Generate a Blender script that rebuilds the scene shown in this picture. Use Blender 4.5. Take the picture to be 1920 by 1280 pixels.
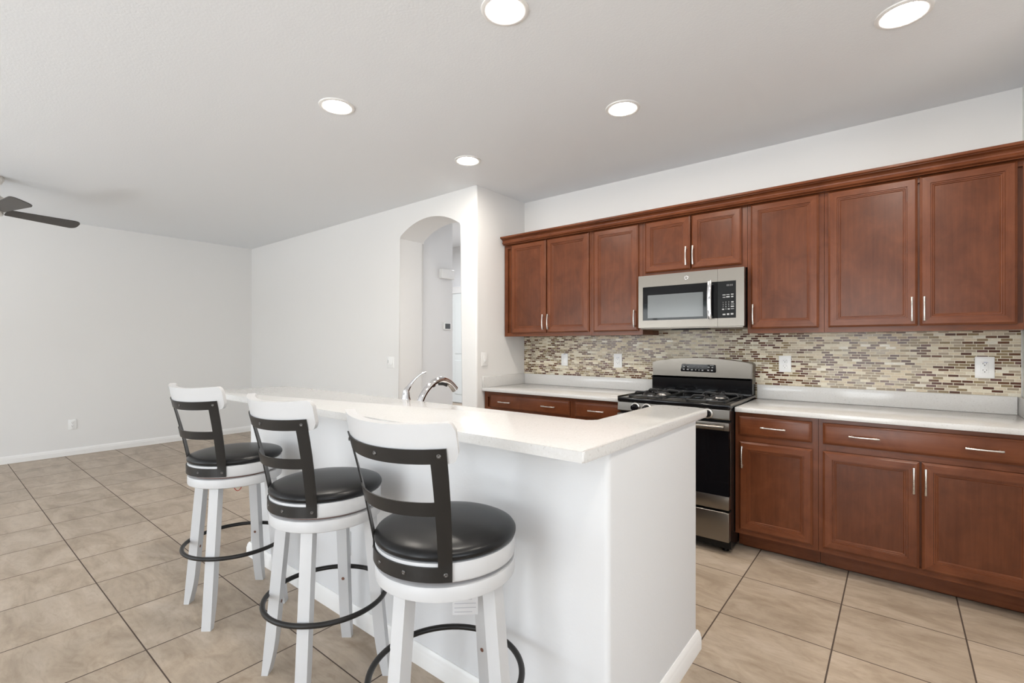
import bpy, bmesh, math, random
from mathutils import Vector, Matrix
random.seed(7)
for o in list(bpy.data.objects): bpy.data.objects.remove(o)
SC = bpy.context.scene
COL = SC.collection
R = math.radians

# ------------------------------------------------------------------ camera
cam_d = bpy.data.cameras.new('camera'); cam = bpy.data.objects.new('camera', cam_d); COL.objects.link(cam)
cam_d.sensor_width = 36.0; cam_d.lens = 36.0*896.0/1920.0
cam_d.shift_y = 5.5/1920.0; cam_d.clip_start = 0.02
cam.location = (0, 0, 1.307); cam.rotation_euler = (R(90), 0, R(38.86))
SC.camera = cam
# ------------------------------------------------------------------ view, world, daylight
SC.view_settings.view_transform = 'Standard'; SC.view_settings.look = 'None'
SC.view_settings.exposure = 0.09; SC.view_settings.gamma = 1.0; SC.view_settings.use_curve_mapping = False
W = bpy.data.worlds.new('sky'); SC.world = W; W.use_nodes = True
wn = W.node_tree.nodes; wl = W.node_tree.links
sky = wn.new('ShaderNodeTexSky'); sky.sky_type = 'NISHITA'; sky.sun_disc = False
sky.sun_elevation = R(48); sky.sun_rotation = R(40)
wn['Background'].inputs[1].default_value = 0.25
wl.new(sky.outputs[0], wn['Background'].inputs[0])

def area(name, loc, rot, sx, sy, power, col=(1, 1, 1)):
    d = bpy.data.lights.new(name, 'AREA'); d.shape = 'RECTANGLE'; d.size = sx; d.size_y = sy
    d.energy = power; d.color = col
    o = bpy.data.objects.new(name, d); COL.objects.link(o); o.location = loc; o.rotation_euler = rot
    return o
# daylight standing just outside the windows of the back wall (behind the camera) and the side opening
area('daylight_slider', (-0.575, -3.86, 1.22), (R(98), 0, 0), 1.85, 2.35, 85, (0.94, 0.97, 1.0))
area('daylight_window', (-4.9, -3.95, 1.40), (R(118), 0, 0), 3.7, 1.75, 125, (0.94, 0.97, 1.0))
area('daylight_side', (3.50, -1.2, 1.35), (R(115), 0, R(90)), 2.6, 1.9, 90, (0.91, 0.955, 1.0))
area('foyer_fill', (-5.6, 5.8, 3.40), (0, 0, 0), 2.5, 2.0, 150, (0.93, 0.95, 1.0))  # added fill lamp under the foyer ceiling, in place of unseen daylight
# added fill lamp outside the slider and the window, throwing light up onto the ceiling
area('ceiling_fill', (-1.6, -5.3, 0.02), (R(180), 0, 0), 8.0, 2.6, 1100, (0.90, 0.95, 1.0))

# ------------------------------------------------------------------ materials
def mat(name, col=(.8, .8, .8), rough=.5, metal=0.0, spec=.5, coat=0.0, coat_rough=.1):
    m = bpy.data.materials.new(name); m.use_nodes = True
    b = m.node_tree.nodes['Principled BSDF']
    b.inputs['Base Color'].default_value = (*col, 1); b.inputs['Roughness'].default_value = rough
    b.inputs['Metallic'].default_value = metal; b.inputs['Specular IOR Level'].default_value = spec
    b.inputs['Coat Weight'].default_value = coat; b.inputs['Coat Roughness'].default_value = coat_rough
    return m
class NT:
    """small helper for writing node graphs"""
    def __init__(s, m):
        s.t = m.node_tree; s.b = s.t.nodes['Principled BSDF']
    def n(s, typ, **kw):
        x = s.t.nodes.new(typ)
        for k, v in kw.items(): setattr(x, k, v)
        return x
    def l(s, a, b): s.t.links.new(a, b)
    def m(s, op, a, b=None, c=None):
        x = s.n('ShaderNodeMath', operation=op)
        for i, v in enumerate((a, b, c)):
            if v is None: continue
            if isinstance(v, (int, float)): x.inputs[i].default_value = v
            else: s.l(v, x.inputs[i])
        return x.outputs[0]
    def pos(s):
        return s.n('ShaderNodeNewGeometry').outputs['Position']
    def objco(s):
        return s.n('ShaderNodeTexCoord').outputs['Object']
    def scale(s, v, sc, loc=(0, 0, 0)):
        x = s.n('ShaderNodeMapping'); x.inputs['Scale'].default_value = sc; x.inputs['Location'].default_value = loc
        s.l(v, x.inputs[0]); return x.outputs[0]
    def noise(s, v, scale, detail=4, rough=.55, dist=0.0):
        x = s.n('ShaderNodeTexNoise'); x.inputs['Scale'].default_value = scale; x.inputs['Detail'].default_value = detail
        x.inputs['Roughness'].default_value = rough; x.inputs['Distortion'].default_value = dist
        s.l(v, x.inputs['Vector']); return x.outputs['Fac']
    def ramp(s, f, stops, interp='LINEAR'):
        x = s.n('ShaderNodeValToRGB'); x.color_ramp.interpolation = interp
        e = x.color_ramp.elements
        while len(e) < len(stops): e.new(0.5)
        for q, (p, c) in zip(e, stops):
            q.position = p; q.color = (*c, 1) if len(c) == 3 else c
        s.l(f, x.inputs[0]); return x.outputs[0]
    def mix(s, f, a, b, mode='MIX'):
        x = s.n('ShaderNodeMix', data_type='RGBA', blend_type=mode)
        for i, v in ((0, f), (6, a), (7, b)):
            if isinstance(v, (int, float)): x.inputs[i].default_value = v
            elif isinstance(v, tuple): x.inputs[i].default_value = (*v, 1)
            else: s.l(v, x.inputs[i])
        return x.outputs[2]
    def bump(s, h, strength=.2, dist=.002):
        x = s.n('ShaderNodeBump'); x.inputs['Strength'].default_value = strength; x.inputs['Distance'].default_value = dist
        s.l(h, x.inputs['Height']); s.l(x.outputs[0], s.b.inputs['Normal'])

def paint(name, col, bump=.12):
    m = mat(name, col, .62, spec=.3); t = NT(m)
    p = t.pos(); t.bump(t.noise(p, 85, 3), bump, .003)
    return m
M = {}
M['wall'] = paint('wall_paint', (.765, .757, .742))
M['ceiling'] = paint('ceiling_paint', (.81, .83, .85), .25)
M['hallwall'] = paint('hall_paint', (.76, .76, .76))
M['trim'] = mat('white_trim_paint', (.83, .82, .80), .35)
M['island'] = paint('island_paint', (.69, .692, .697))

def wood(name, axis, tone=1.0):
    m = mat(name, (.3, .09, .04), .25, spec=.27); t = NT(m)
    p = t.pos()
    st = {'z': (26, 26, 1.3), 'x': (1.3, 26, 26)}[axis]
    grain = t.noise(t.scale(p, st), 2.2, 6, .6, .35)
    cloud = t.noise(t.scale(p, (1, 1, .7) if axis == 'z' else (.7, 1, 1)), 7.0, 4, .6, .6)
    c1 = t.ramp(grain, [(q_, tuple(k_*tone for k_ in c_)) for q_, c_ in ((.22, (.110, .0335, .0130)), (.5, (.128, .0405, .0162)), (.80, (.150, .050, .0205)))])
    c2 = t.ramp(cloud, [(.25, (.70, .64, .60)), (.72, (1.18, 1.16, 1.13))])
    t.l(t.mix(1.0, c1, c2, 'MULTIPLY'), t.b.inputs['Base Color'])
    t.bump(grain, .05, .001)
    return m
M['wood_v'] = wood('stained_maple_vertical', 'z', 1.06); M['wood_h'] = wood('stained_maple_horizontal', 'x', 1.06); M['wood_p'] = wood('stained_maple_panel', 'z', .84)  # door panels toned darker than the frames

def quartz():
    m = mat('white_quartz', (.78, .76, .73), .12, spec=.42); t = NT(m)
    p = t.pos()
    v = t.n('ShaderNodeTexVoronoi'); v.inputs['Scale'].default_value = 210; t.l(p, v.inputs['Vector'])
    rnd = t.n('ShaderNodeSeparateColor'); t.l(v.outputs['Color'], rnd.inputs[0])
    c = t.ramp(rnd.outputs[0], [(0, (.64, .632, .618)), (.5, (.63, .622, .606)), (.82, (.615, .605, .59)), (.90, (.66, .655, .64)), (.98, (.56, .55, .53))], 'CONSTANT')
    t.l(c, t.b.inputs['Base Color'])
    return m
M['quartz'] = quartz()

def floor_tiles():
    m = mat('floor_tile', (.4, .3, .2), .38, spec=.4); t = NT(m)
    p = t.pos(); s = t.n('ShaderNodeSeparateXYZ'); t.l(p, s.inputs[0])
    gx = t.m('DIVIDE', t.m('SUBTRACT', s.outputs[0], .239), .4568)
    gy = t.m('DIVIDE', t.m('SUBTRACT', s.outputs[1], .610), .4605)
    dx = t.m('MULTIPLY', t.m('ABSOLUTE', t.m('SUBTRACT', gx, t.m('ROUND', gx))), .4568)
    dy = t.m('MULTIPLY', t.m('ABSOLUTE', t.m('SUBTRACT', gy, t.m('ROUND', gy))), .4605)
    grout = t.m('MAXIMUM', t.m('LESS_THAN', dx, .0030), t.m('LESS_THAN', dy, .0026))
    cell = t.n('ShaderNodeCombineXYZ'); t.l(t.m('FLOOR', gx), cell.inputs[0]); t.l(t.m('FLOOR', gy), cell.inputs[1])
    wnz = t.n('ShaderNodeTexWhiteNoise', noise_dimensions='2D'); t.l(cell.outputs[0], wnz.inputs['Vector'])
    off = t.n('ShaderNodeVectorMath', operation='SCALE'); t.l(wnz.outputs['Color'], off.inputs[0]); off.inputs['Scale'].default_value = 9
    add = t.n('ShaderNodeVectorMath', operation='ADD'); t.l(p, add.inputs[0]); t.l(off.outputs[0], add.inputs[1])
    cloud = t.noise(t.scale(add.outputs[0], (.55, 1.3, 1)), 5.0, 7, .62, .9)
    vein = t.noise(t.scale(add.outputs[0], (.6, 1.6, 1)), 14.0, 8, .68, 1.6)
    base = t.ramp(cloud, [(.26, (.295, .226, .162)), (.5, (.420, .338, .256)), (.74, (.525, .438, .350))])
    v2 = t.ramp(vein, [(.30, (.84, .81, .77)), (.5, (1, 1, 1)), (.72, (1.09, 1.08, 1.07))])
    c = t.mix(1.0, base, v2, 'MULTIPLY')
    shade = t.m('MULTIPLY_ADD', wnz.outputs['Value'], .10, .95)
    sh = t.n('ShaderNodeCombineXYZ')
    for i in range(3): t.l(shade, sh.inputs[i])
    c = t.mix(1.0, c, sh.outputs[0], 'MULTIPLY')
    c = t.mix(grout, c, (.072, .050, .038))
    t.l(c, t.b.inputs['Base Color'])
    t.l(t.m('MULTIPLY_ADD', grout, .45, t.m('MULTIPLY_ADD', vein, .2, .30)), t.b.inputs['Roughness'])
    h = t.m('SUBTRACT', t.m('MULTIPLY', vein, .35), grout)
    t.bump(h, .25, .002)
    return m
M['floor'] = floor_tiles()

def mosaic():
    m = mat('mosaic_tile', (.5, .4, .3), .3, spec=.32); t = NT(m)
    p = t.pos(); s = t.n('ShaderNodeSeparateXYZ'); t.l(p, s.inputs[0])
    hgt, wid = .01635, .0495
    gz = t.m('DIVIDE', t.m('SUBTRACT', s.outputs[2], 1.0145), hgt)
    row = t.m('FLOOR', gz)
    rw = t.n('ShaderNodeTexWhiteNoise', noise_dimensions='1D'); t.l(row, rw.inputs['W'])
    jit = t.m('MULTIPLY', t.m('FLOOR', t.m('MULTIPLY', rw.outputs['Value'], 3)), .12)
    off = t.m('ADD', t.m('MULTIPLY', t.m('MODULO', row, 2.0), .5), jit)
    gx = t.m('ADD', t.m('DIVIDE', s.outputs[0], wid), off)
    colm = t.m('FLOOR', gx)
    fx = t.m('MULTIPLY', t.m('ABSOLUTE', t.m('SUBTRACT', gx, t.m('ROUND', gx))), wid)
    fz = t.m('MULTIPLY', t.m('ABSOLUTE', t.m('SUBTRACT', gz, t.m('ROUND', gz))), hgt)
    grout = t.m('MAXIMUM', t.m('LESS_THAN', fx, .0016), t.m('LESS_THAN', fz, .0017))
    cell = t.n('ShaderNodeCombineXYZ'); t.l(colm, cell.inputs[0]); t.l(row, cell.inputs[1])
    wz = t.n('ShaderNodeTexWhiteNoise', noise_dimensions='2D'); t.l(cell.outputs[0], wz.inputs['Vector'])
    c = t.ramp(wz.outputs['Value'], [(0, (.62, .53, .39)), (.15, (.70, .64, .51)), (.27, (.57, .49, .37)), (.34, (.37, .30, .22)),
        (.50, (.25, .18, .095)), (.63, (.31, .25, .18)), (.66, (.115, .045, .018)), (.79, (.085, .028, .014)), (.90, (.125, .055, .045)), (.96, (.70, .66, .56))], 'CONSTANT')
    streak = t.noise(t.scale(p, (30, 1, 200)), 3.0, 3)
    c = t.mix(.5, c, t.ramp(streak, [(.35, (.72, .72, .72)), (.65, (1.2, 1.2, 1.2))]), 'MULTIPLY')
    c = t.mix(grout, c, (.72, .67, .55))
    t.l(c, t.b.inputs['Base Color'])
    glassy = t.m('GREATER_THAN', wz.outputs['Value'], .42)
    t.l(t.m('ADD', t.m('MULTIPLY_ADD', glassy, -.30, .42), t.m('MULTIPLY', grout, .4)), t.b.inputs['Roughness'])
    t.bump(t.m('SUBTRACT', t.m('MULTIPLY', streak, .25), grout), .35, .0015)
    return m
M['mosaic'] = mosaic()

def steel(name, axis, col=(.225, .205, .180), rough=.32):
    m = mat(name, col, rough, 1.0); t = NT(m)
    st = {'x': (2, 260, 260), 'z': (260, 260, 2)}[axis]
    g = t.noise(t.scale(t.pos(), st), 3.0, 3)
    t.l(t.m('MULTIPLY_ADD', g, .16, rough-.08), t.b.inputs['Roughness'])
    t.b.inputs['Anisotropic'].default_value = .5
    return m
M['steel'] = steel('brushed_stainless', 'x')
M['nickel'] = steel('brushed_nickel', 'x', (.66, .63, .59), .28)
M['chrome'] = mat('chrome', (.80, .80, .82), .05, 1.0)
M['black_gloss'] = mat('black_enamel', (.006, .006, .007), .10, spec=.38)
M['black_glass'] = mat('black_glass', (.005, .005, .006), .05, spec=.25)
M['black_panel'] = mat('black_panel', (.007, .0075, .008), .25, spec=.2)
M['mw_screen'] = mat('microwave_screen', (.13, .14, .145), .12)
M['iron'] = mat('cast_iron', (.022, .022, .023), .45)
M['burner'] = mat('burner_metal', (.45, .43, .41), .35, 1.0)
M['dark_metal'] = mat('bronze_black_metal', (.014, .0128, .0118), .38, spec=.34)
M['screw'] = mat('screw_metal', (.10, .095, .09), .3, .7)
M['white_wood'] = mat('white_painted_wood', (.56, .56, .563), .42)
M['leather'] = mat('black_leather', (.008, .008, .0085), .31, spec=.27)
t = NT(M['leather']); t.bump(t.noise(t.objco(), 320, 2), .08, .0006)
M['plastic'] = mat('white_plastic', (.83, .83, .82), .3)
M['slot'] = mat('dark_slot', (.03, .03, .03), .5)
M['wornwood'] = mat('bare_wood', (.16, .07, .045), .5)
M['red'] = mat('red_cord', (.45, .03, .02), .5)
M['paper'] = mat('paper_label', (.80, .81, .83), .6)
M['print'] = mat('grey_print', (.55, .56, .60), .6)
M['key'] = mat('key_print', (.42, .42, .42), .5)
M['keydim'] = mat('key_print_dim', (.10, .10, .10), .5)
M['blade'] = mat('dark_fan_blade', (.058, .052, .046), .45)
M['screen'] = mat('lcd_screen', (.07, .075, .08), .15)
M['bluemark'] = mat('blue_mark', (.06, .10, .32), .5)
M['door'] = mat('door_paint', (.80, .83, .81), .4)
m = bpy.data.materials.new('lamp_lens'); m.use_nodes = True
b = m.node_tree.nodes['Principled BSDF']; b.inputs['Base Color'].default_value = (1, 1, 1, 1)
b.inputs['Emission Color'].default_value = (1.0, .93, .84, 1); b.inputs['Emission Strength'].default_value = 185
M['lamp'] = m
m = bpy.data.materials.new('window_glass'); m.use_nodes = True
nt = m.node_tree; nt.nodes.remove(nt.nodes['Principled BSDF'])
tr = nt.nodes.new('ShaderNodeBsdfTransparent'); gl = nt.nodes.new('ShaderNodeBsdfGlossy'); gl.inputs['Roughness'].default_value = .02
mx = nt.nodes.new('ShaderNodeMixShader'); mx.inputs[0].default_value = .06
nt.links.new(tr.outputs[0], mx.inputs[1]); nt.links.new(gl.outputs[0], mx.inputs[2])
nt.links.new(mx.outputs[0], nt.nodes['Material Output'].inputs[0])
M['glass'] = m

# ------------------------------------------------------------------ geometry helpers
def box(bm, x0, x1, y0, y1, z0, z1, mi=0, bev=0.0, seg=2):
    vs = [bm.verts.new((x, y, z)) for x in (x0, x1) for y in (y0, y1) for z in (z0, z1)]
    q = [(0, 1, 3, 2), (4, 6, 7, 5), (0, 4, 5, 1), (2, 3, 7, 6), (0, 2, 6, 4), (1, 5, 7, 3)]
    fs = [bm.faces.new([vs[i] for i in f]) for f in q]
    for f in fs: f.material_index = mi
    if bev > 0:
        es = list({e for f in fs for e in f.edges})
        r = bmesh.ops.bevel(bm, geom=es, offset=bev, segments=seg, affect='EDGES', profile=.5)
        for f in r['faces']: f.material_index = mi
    return vs
def prism(bm, pts, axis, a0, a1, mi=0):
    """closed polygon of 2D points extruded along an axis"""
    def P(p, a):
        return {'x': (a, p[0], p[1]), 'y': (p[0], a, p[1]), 'z': (p[0], p[1], a)}[axis]
    A = [bm.verts.new(P(p, a0)) for p in pts]; B = [bm.verts.new(P(p, a1)) for p in pts]
    n = len(pts); fs = [bm.faces.new(A), bm.faces.new(B[::-1])]
    for i in range(n):
        fs.append(bm.faces.new((A[i], B[i], B[(i+1) % n], A[(i+1) % n])))
    for f in fs: f.material_index = mi
    return A, B, fs
def lathe(bm, prof, c=(0, 0, 0), n=48, mi=0, axis='z'):
    """profile of (radius, height) turned about an axis through c"""
    rings = []
    def P(r, h, a):
        u, v = r*math.cos(a), r*math.sin(a)
        d = {'z': (u, v, h), 'y': (u, h, v), 'x': (h, u, v)}[axis]
        return (c[0]+d[0], c[1]+d[1], c[2]+d[2])
    for r, h in prof:
        if r < 1e-6: rings.append([bm.verts.new(P(0, h, 0))])
        else: rings.append([bm.verts.new(P(r, h, 2*math.pi*i/n)) for i in range(n)])
    for A, B in zip(rings, rings[1:]):
        for i in range(n):
            j = (i+1) % n
            if len(A) == 1 and len(B) == 1: continue
            if len(A) == 1: f = bm.faces.new((A[0], B[i], B[j]))
            elif len(B) == 1: f = bm.faces.new((A[i], B[0], A[j]))
            else: f = bm.faces.new((A[i], B[i], B[j], A[j]))
            f.material_index = mi
def tube(bm, pts, rad, n=12, mi=0, closed=False, flat=None):
    """swept tube; rad may be a number or list; flat=(k, axis) squashes the section along an axis"""
    pts = [Vector(p) for p in pts]; N = len(pts); rings = []
    up = Vector((0, 0, 1)); prev = None
    for i, p in enumerate(pts):
        a = pts[(i-1) % N] if (closed or i > 0) else p
        c = pts[(i+1) % N] if (closed or i < N-1) else p
        tg = (c-a).normalized()
        if prev is None:
            ref = up if abs(tg.z) < .9 else Vector((1, 0, 0))
            s = tg.cross(ref).normalized()
        else:
            s = (prev - tg*prev.dot(tg)).normalized()
        prev = s; u = s.cross(tg).normalized()
        r = rad[i] if isinstance(rad, (list, tuple)) else rad
        ring = []
        for k in range(n):
            an = 2*math.pi*k/n
            o = s*(math.cos(an)*r)+u*(math.sin(an)*r)
            if flat: o[flat[1]] *= flat[0]
            ring.append(bm.verts.new(p+o))
        rings.append(ring)
    pr = list(zip(rings, rings[1:])) + ([(rings[-1], rings[0])] if closed else [])
    for A, B in pr:
        for k in range(n):
            f = bm.faces.new((A[k], A[(k+1) % n], B[(k+1) % n], B[k])); f.material_index = mi
    if not closed:
        for ring in (rings[0][::-1], rings[-1]):
            f = bm.faces.new(ring); f.material_index = mi
def grid_solid(bm, fn, us, vs, t0, t1, mi=0):
    """solid made of fn(u, v, t): outer skin t1, inner skin t0, closed borders"""
    def skin(t): return [[bm.verts.new(fn(u, v, t)) for v in vs] for u in us]
    A, B = skin(t0), skin(t1); fs = []
    for i in range(len(us)-1):
        for j in range(len(vs)-1):
            fs.append(bm.faces.new((A[i][j], A[i][j+1], A[i+1][j+1], A[i+1][j])))
            fs.append(bm.faces.new((B[i][j], B[i+1][j], B[i+1][j+1], B[i][j+1])))
    for i in range(len(us)-1):
        for j in (0, len(vs)-1):
            fs.append(bm.faces.new((A[i][j], A[i+1][j], B[i+1][j], B[i][j])))
    for j in range(len(vs)-1):
        for i in (0, len(us)-1):
            fs.append(bm.faces.new((A[i][j], B[i][j], B[i][j+1], A[i][j+1])))
    for f in fs: f.material_index = mi
def obj(name, bm, mats, parent=None, smooth=None, loc=None):
    bmesh.ops.recalc_face_normals(bm, faces=bm.faces)
    me = bpy.data.meshes.new(name); bm.to_mesh(me); bm.free()
    if not isinstance(mats, (list, tuple)): mats = [mats]
    for k in mats: me.materials.append(M[k])
    if smooth:
        for p in me.polygons: p.use_smooth = True
        me.set_sharp_from_angle(angle=R(smooth))
    o = bpy.data.objects.new(name, me); COL.objects.link(o)
    if parent: o.parent = parent
    if loc: o.location = loc
    return o
def BM(): return bmesh.new()
def tag(o, label, cat, group=None):
    o['label'] = label; o['category'] = cat
    if group: o['group'] = group
    return o
def thing(name, label, cat, loc=(0, 0, 0), rz=0.0, group=None):
    o = bpy.data.objects.new(name, None); COL.objects.link(o); o.empty_display_size = .1
    o.location = loc; o.rotation_euler = (0, 0, rz)
    return tag(o, label, cat, group)
def struct(name, bm, mats, parent=None, smooth=None):
    o = obj(name, bm, mats, parent, smooth)
    if not parent: o['kind'] = 'structure'
    return o
def copy_tree(o, parent=None):
    c = o.copy(); COL.objects.link(c)
    if parent: c.parent = parent
    for ch in o.children: copy_tree(ch, c)
    return c
def text_mesh(s, size):
    cu = bpy.data.curves.new('t', 'FONT'); cu.body = s; cu.size = size; cu.align_x = 'CENTER'; cu.align_y = 'CENTER'
    o = bpy.data.objects.new('t', cu); COL.objects.link(o)
    dg = bpy.context.evaluated_depsgraph_get(); dg.update()
    me = bpy.data.meshes.new_from_object(o.evaluated_get(dg))
    bpy.data.objects.remove(o); bpy.data.curves.remove(cu)
    return me

# ------------------------------------------------------------------ room shell
H = 2.743; KW = 3.865; AW = 3.153; AWB = 3.471; LW = -7.59; RX = 3.30; BY = -3.60; RW = .545
bm = BM(); box(bm, -9.6, RX+.1, BY-.1, 8.0, -.10, 0); struct('floor', bm, 'floor')
bm = BM(); prism(bm, [(LW, BY), (RX, BY), (RX, 2.9), (RW, 2.9), (RW, KW), (-2.95, KW), (-2.95, AW), (LW, AW)], 'z', H, H+.1); struct('ceiling', bm, 'ceiling')
bm = BM(); box(bm, LW-.1, LW, BY-.1, AWB, 0, H+.1); struct('wall_left', bm, 'wall')
bm = BM(); box(bm, -2.95, RW+.12, KW, KW+.12, 0, H+.1); struct('wall_kitchen', bm, 'wall')
bm = BM(); box(bm, RW, RW+.12, 2.9, KW, 0, H+.1); struct('wall_right', bm, 'wall')
bm = BM(); box(bm, RW+.12, RX+.1, 2.9, 3.02, 0, H+.1); struct('wall_dining', bm, 'wall')
# wall with the arched opening
AXL, AXR, SPR, APX = -4.061, -3.137, 2.415, 2.562
hw = (AXR-AXL)/2; xc = (AXL+AXR)/2; rise = APX-SPR; rad = (hw*hw+rise*rise)/(2*rise); zc = APX-rad
a0 = math.asin(hw/rad)
arc = [(xc+rad*math.sin(-a0+2*a0*i/28), zc+rad*math.cos(-a0+2*a0*i/28)) for i in range(29)]
pts = [(LW, 0), (AXL, 0)] + arc + [(AXR, 0), (-2.95, 0), (-2.95, 3.6), (LW, 3.6)]
bm = BM(); A, B, fs = prism(bm, pts, 'y', AW, AWB)
bm.edges.ensure_lookup_table(); bev = []
fa, fb = fs[0], fs[1]
arch_i = set(range(1, 2+len(arc)+1))
idx = {v: i for i, v in enumerate(A)}; idx.update({v: i for i, v in enumerate(B)})
for e in bm.edges:
    i, j = idx[e.verts[0]], idx[e.verts[1]]
    sameA = (e.verts[0] in A) and (e.verts[1] in A)
    if i in arch_i and j in arch_i and i != j: bev.append(e)
    if sameA and {i, j} == {2+len(arc)+0+0, 0}: pass
nR = 2+len(arc)+1
for e in bm.edges:
    i, j = idx[e.verts[0]], idx[e.verts[1]]
    if e.verts[0] in A and e.verts[1] in A and {i, j} == {nR, nR+1}: bev.append(e)
bmesh.ops.bevel(bm, geom=list(set(bev)), offset=.018, segments=4, affect='EDGES', profile=.5)
struct('wall_arch', bm, 'wall', smooth=40)
bm = BM(); box(bm, -3.07, -2.95, AWB, KW+.12, 0, 3.6); struct('wall_return', bm, 'wall')
# hall and foyer seen through the arch
bm = BM(); box(bm, -4.24, -4.12, AWB, 3.985, 0, 3.5); struct('wall_hall', bm, 'hallwall')
bm = BM(); box(bm, -3.07, -2.95, KW+.12, 7.72, 0, 3.6); struct('wall_foyer_right', bm, 'hallwall')
bm = BM(); box(bm, -9.5, -9.4, AWB, 7.72, 0, 3.6); struct('wall_foyer_left', bm, 'hallwall')
bm = BM(); box(bm, -9.4, -2.95, 7.60, 7.72, 0, 3.6); struct('wall_foyer', bm, 'hallwall')
bm = BM(); box(bm, -9.5, -2.95, AWB, 7.72, 3.5, 3.6); struct('ceiling_foyer', bm, 'ceiling')
# front door at the end of the foyer
bm = BM(); box(bm, -8.35, -7.25, 7.555, 7.60, .01, 2.44, bev=.004)
for (x0, x1) in ((-8.2, -7.88), (-7.72, -7.4)):
    for (z0, z1) in ((.2, .95), (1.1, 2.25)): box(bm, x0, x1, 7.545, 7.557, z0, z1, bev=.004)
dr = struct('door_1', bm, 'door'); 
bm = BM()
for x0, x1, z0, z1 in ((-8.47, -8.36, 0, 2.45), (-7.24, -7.13, 0, 2.45), (-8.5, -7.1, 2.45, 2.60)): box(bm, x0, x1, 7.57, 7.60, z0, z1, bev=.004)
obj('door_casing', bm, 'trim', dr)
bm = BM(); lathe(bm, [(0, -.05), (.028, -.045), (.03, -.02), (.012, -.01), (.012, .02)], (-7.34, 7.55, 1.0), 20, axis='y'); obj('door_knob', bm, 'nickel', dr, 40)
# back wall with a sliding door and a wide window (behind the camera)
bm = BM(); SX0, SX1, SZ = -1.50, .35, 2.42; WX0, WX1, WZ0, WZ1 = -6.75, -3.05, .52, 2.28
for x0, x1, z0, z1 in ((LW-.1, WX0, 0, H+.1), (WX0, WX1, 0, WZ0), (WX0, WX1, WZ1, H+.1), (WX1, SX0, 0, H+.1), (SX0, SX1, SZ, H+.1), (SX1, RX+.1, 0, H+.1)):
    box(bm, x0, x1, BY-.1, BY, z0, z1)
struct('wall_back', bm, 'wall')
def window(n, x0, x1, z0, z1, mull, y=BY):
    bm = BM(); w = .05
    for a, b_, c, d in ((x0, x1, z0, z0+w), (x0, x1, z1-w, z1), (x0, x0+w, z0+w, z1-w), (x1-w, x1, z0+w, z1-w)): box(bm, a, b_, y-.07, y-.02, c, d)
    for mxx in mull: box(bm, mxx-.03, mxx+.03, y-.07, y-.02, z0+w, z1-w)
    o = struct(n, bm, 'trim')
    bm = BM(); box(bm, x0+w, x1-w, y-.05, y-.044, z0+w, z1-w); obj('window_pane', bm, 'glass', o)
window('window_1', SX0, SX1, 0.0, SZ, [-.575]); window('window_2', WX0, WX1, WZ0, WZ1, [-5.5, -4.3])
# side wall on the right, with its window
bm = BM()
for y0, y1, z0, z1 in ((BY-.1, -2.5, 0, H+.1), (-2.5, .1, 0, .4), (-2.5, .1, 2.3, H+.1), (.1, 3.02, 0, H+.1)): box(bm, RX, RX+.1, y0, y1, z0, z1)
struct('wall_side', bm, 'wall')
bm = BM(); w = .05
for y0, y1, z0, z1 in ((-2.5, .1, .4, .45), (-2.5, .1, 2.25, 2.3), (-2.5, -2.45, .45, 2.25), (.05, .1, .45, 2.25), (-1.23, -1.17, .45, 2.25)): box(bm, RX+.02, RX+.07, y0, y1, z0, z1)
wo = struct('window_3', bm, 'trim')
bm = BM(); box(bm, RX+.04, RX+.046, -2.45, .05, .45, 2.25); obj('window_pane', bm, 'glass', wo)
# baseboards
BBP = [(0, 0), (.015, 0), (.015, .05), (.0125, .056), (.0115, .066), (.008, .075), (.004, .082), (0, .083)]
def baseboard_x(bm, x0, x1, y, sgn):   # runs along x on a wall at y; sgn: direction the board grows
    prism(bm, [(y+sgn*p[0], p[1]) for p in BBP], 'x', x0, x1)
def baseboard_y(bm, y0, y1, x, sgn):
    prism(bm, [(x+sgn*p[0], p[1]) for p in BBP], 'y', y0, y1)
bm = BM(); baseboard_y(bm, BY, AW, LW, 1); struct('baseboard_left', bm, 'trim')
bm = BM(); baseboard_x(bm, LW+.015, AXL-.02, AW, -1); baseboard_x(bm, AXR+.02, -2.97, AW, -1); struct('baseboard_arch', bm, 'trim')
bm = BM(); baseboard_x(bm, LW+.015, SX0, BY, 1); baseboard_x(bm, SX1, RX, BY, 1); struct('baseboard_back', bm, 'trim')
# mosaic backsplash on the kitchen wall
bm = BM(); box(bm, -2.948, RW-.006, KW-.008, KW, .90, 1.45); struct('wall_backsplash', bm, 'mosaic')

# ------------------------------------------------------------------ cabinets
def door_mesh(x0, x1, z0, z1, y, th=.02):
    """framed door with stepped moulding round a flat recessed panel; y is the front plane"""
    rings = [(0, th), (0, .008), (.003, .0055), (.008, .003), (.011, .0), (.0450, .0), (.0465, .0045), (.0530, .0048), (.0550, .0085), (.0610, .0090), (.0640, .0130), (.0665, .0130)]
    bm = BM(); R_ = []
    for ins, d in rings:
        R_.append([bm.verts.new(v) for v in ((x0+ins, y+d, z0+ins), (x1-ins, y+d, z0+ins), (x1-ins, y+d, z1-ins), (x0+ins, y+d, z1-ins))])
    for A, B in zip(R_, R_[1:]):
        for k in range(4):
            f = bm.faces.new((A[k], A[(k+1) % 4], B[(k+1) % 4], B[k])); f.material_index = 1 if k in (0, 2) else 0
    bm.faces.new(R_[-1]).material_index = 2; bm.faces.new(R_[0][::-1])
    return bm
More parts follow.
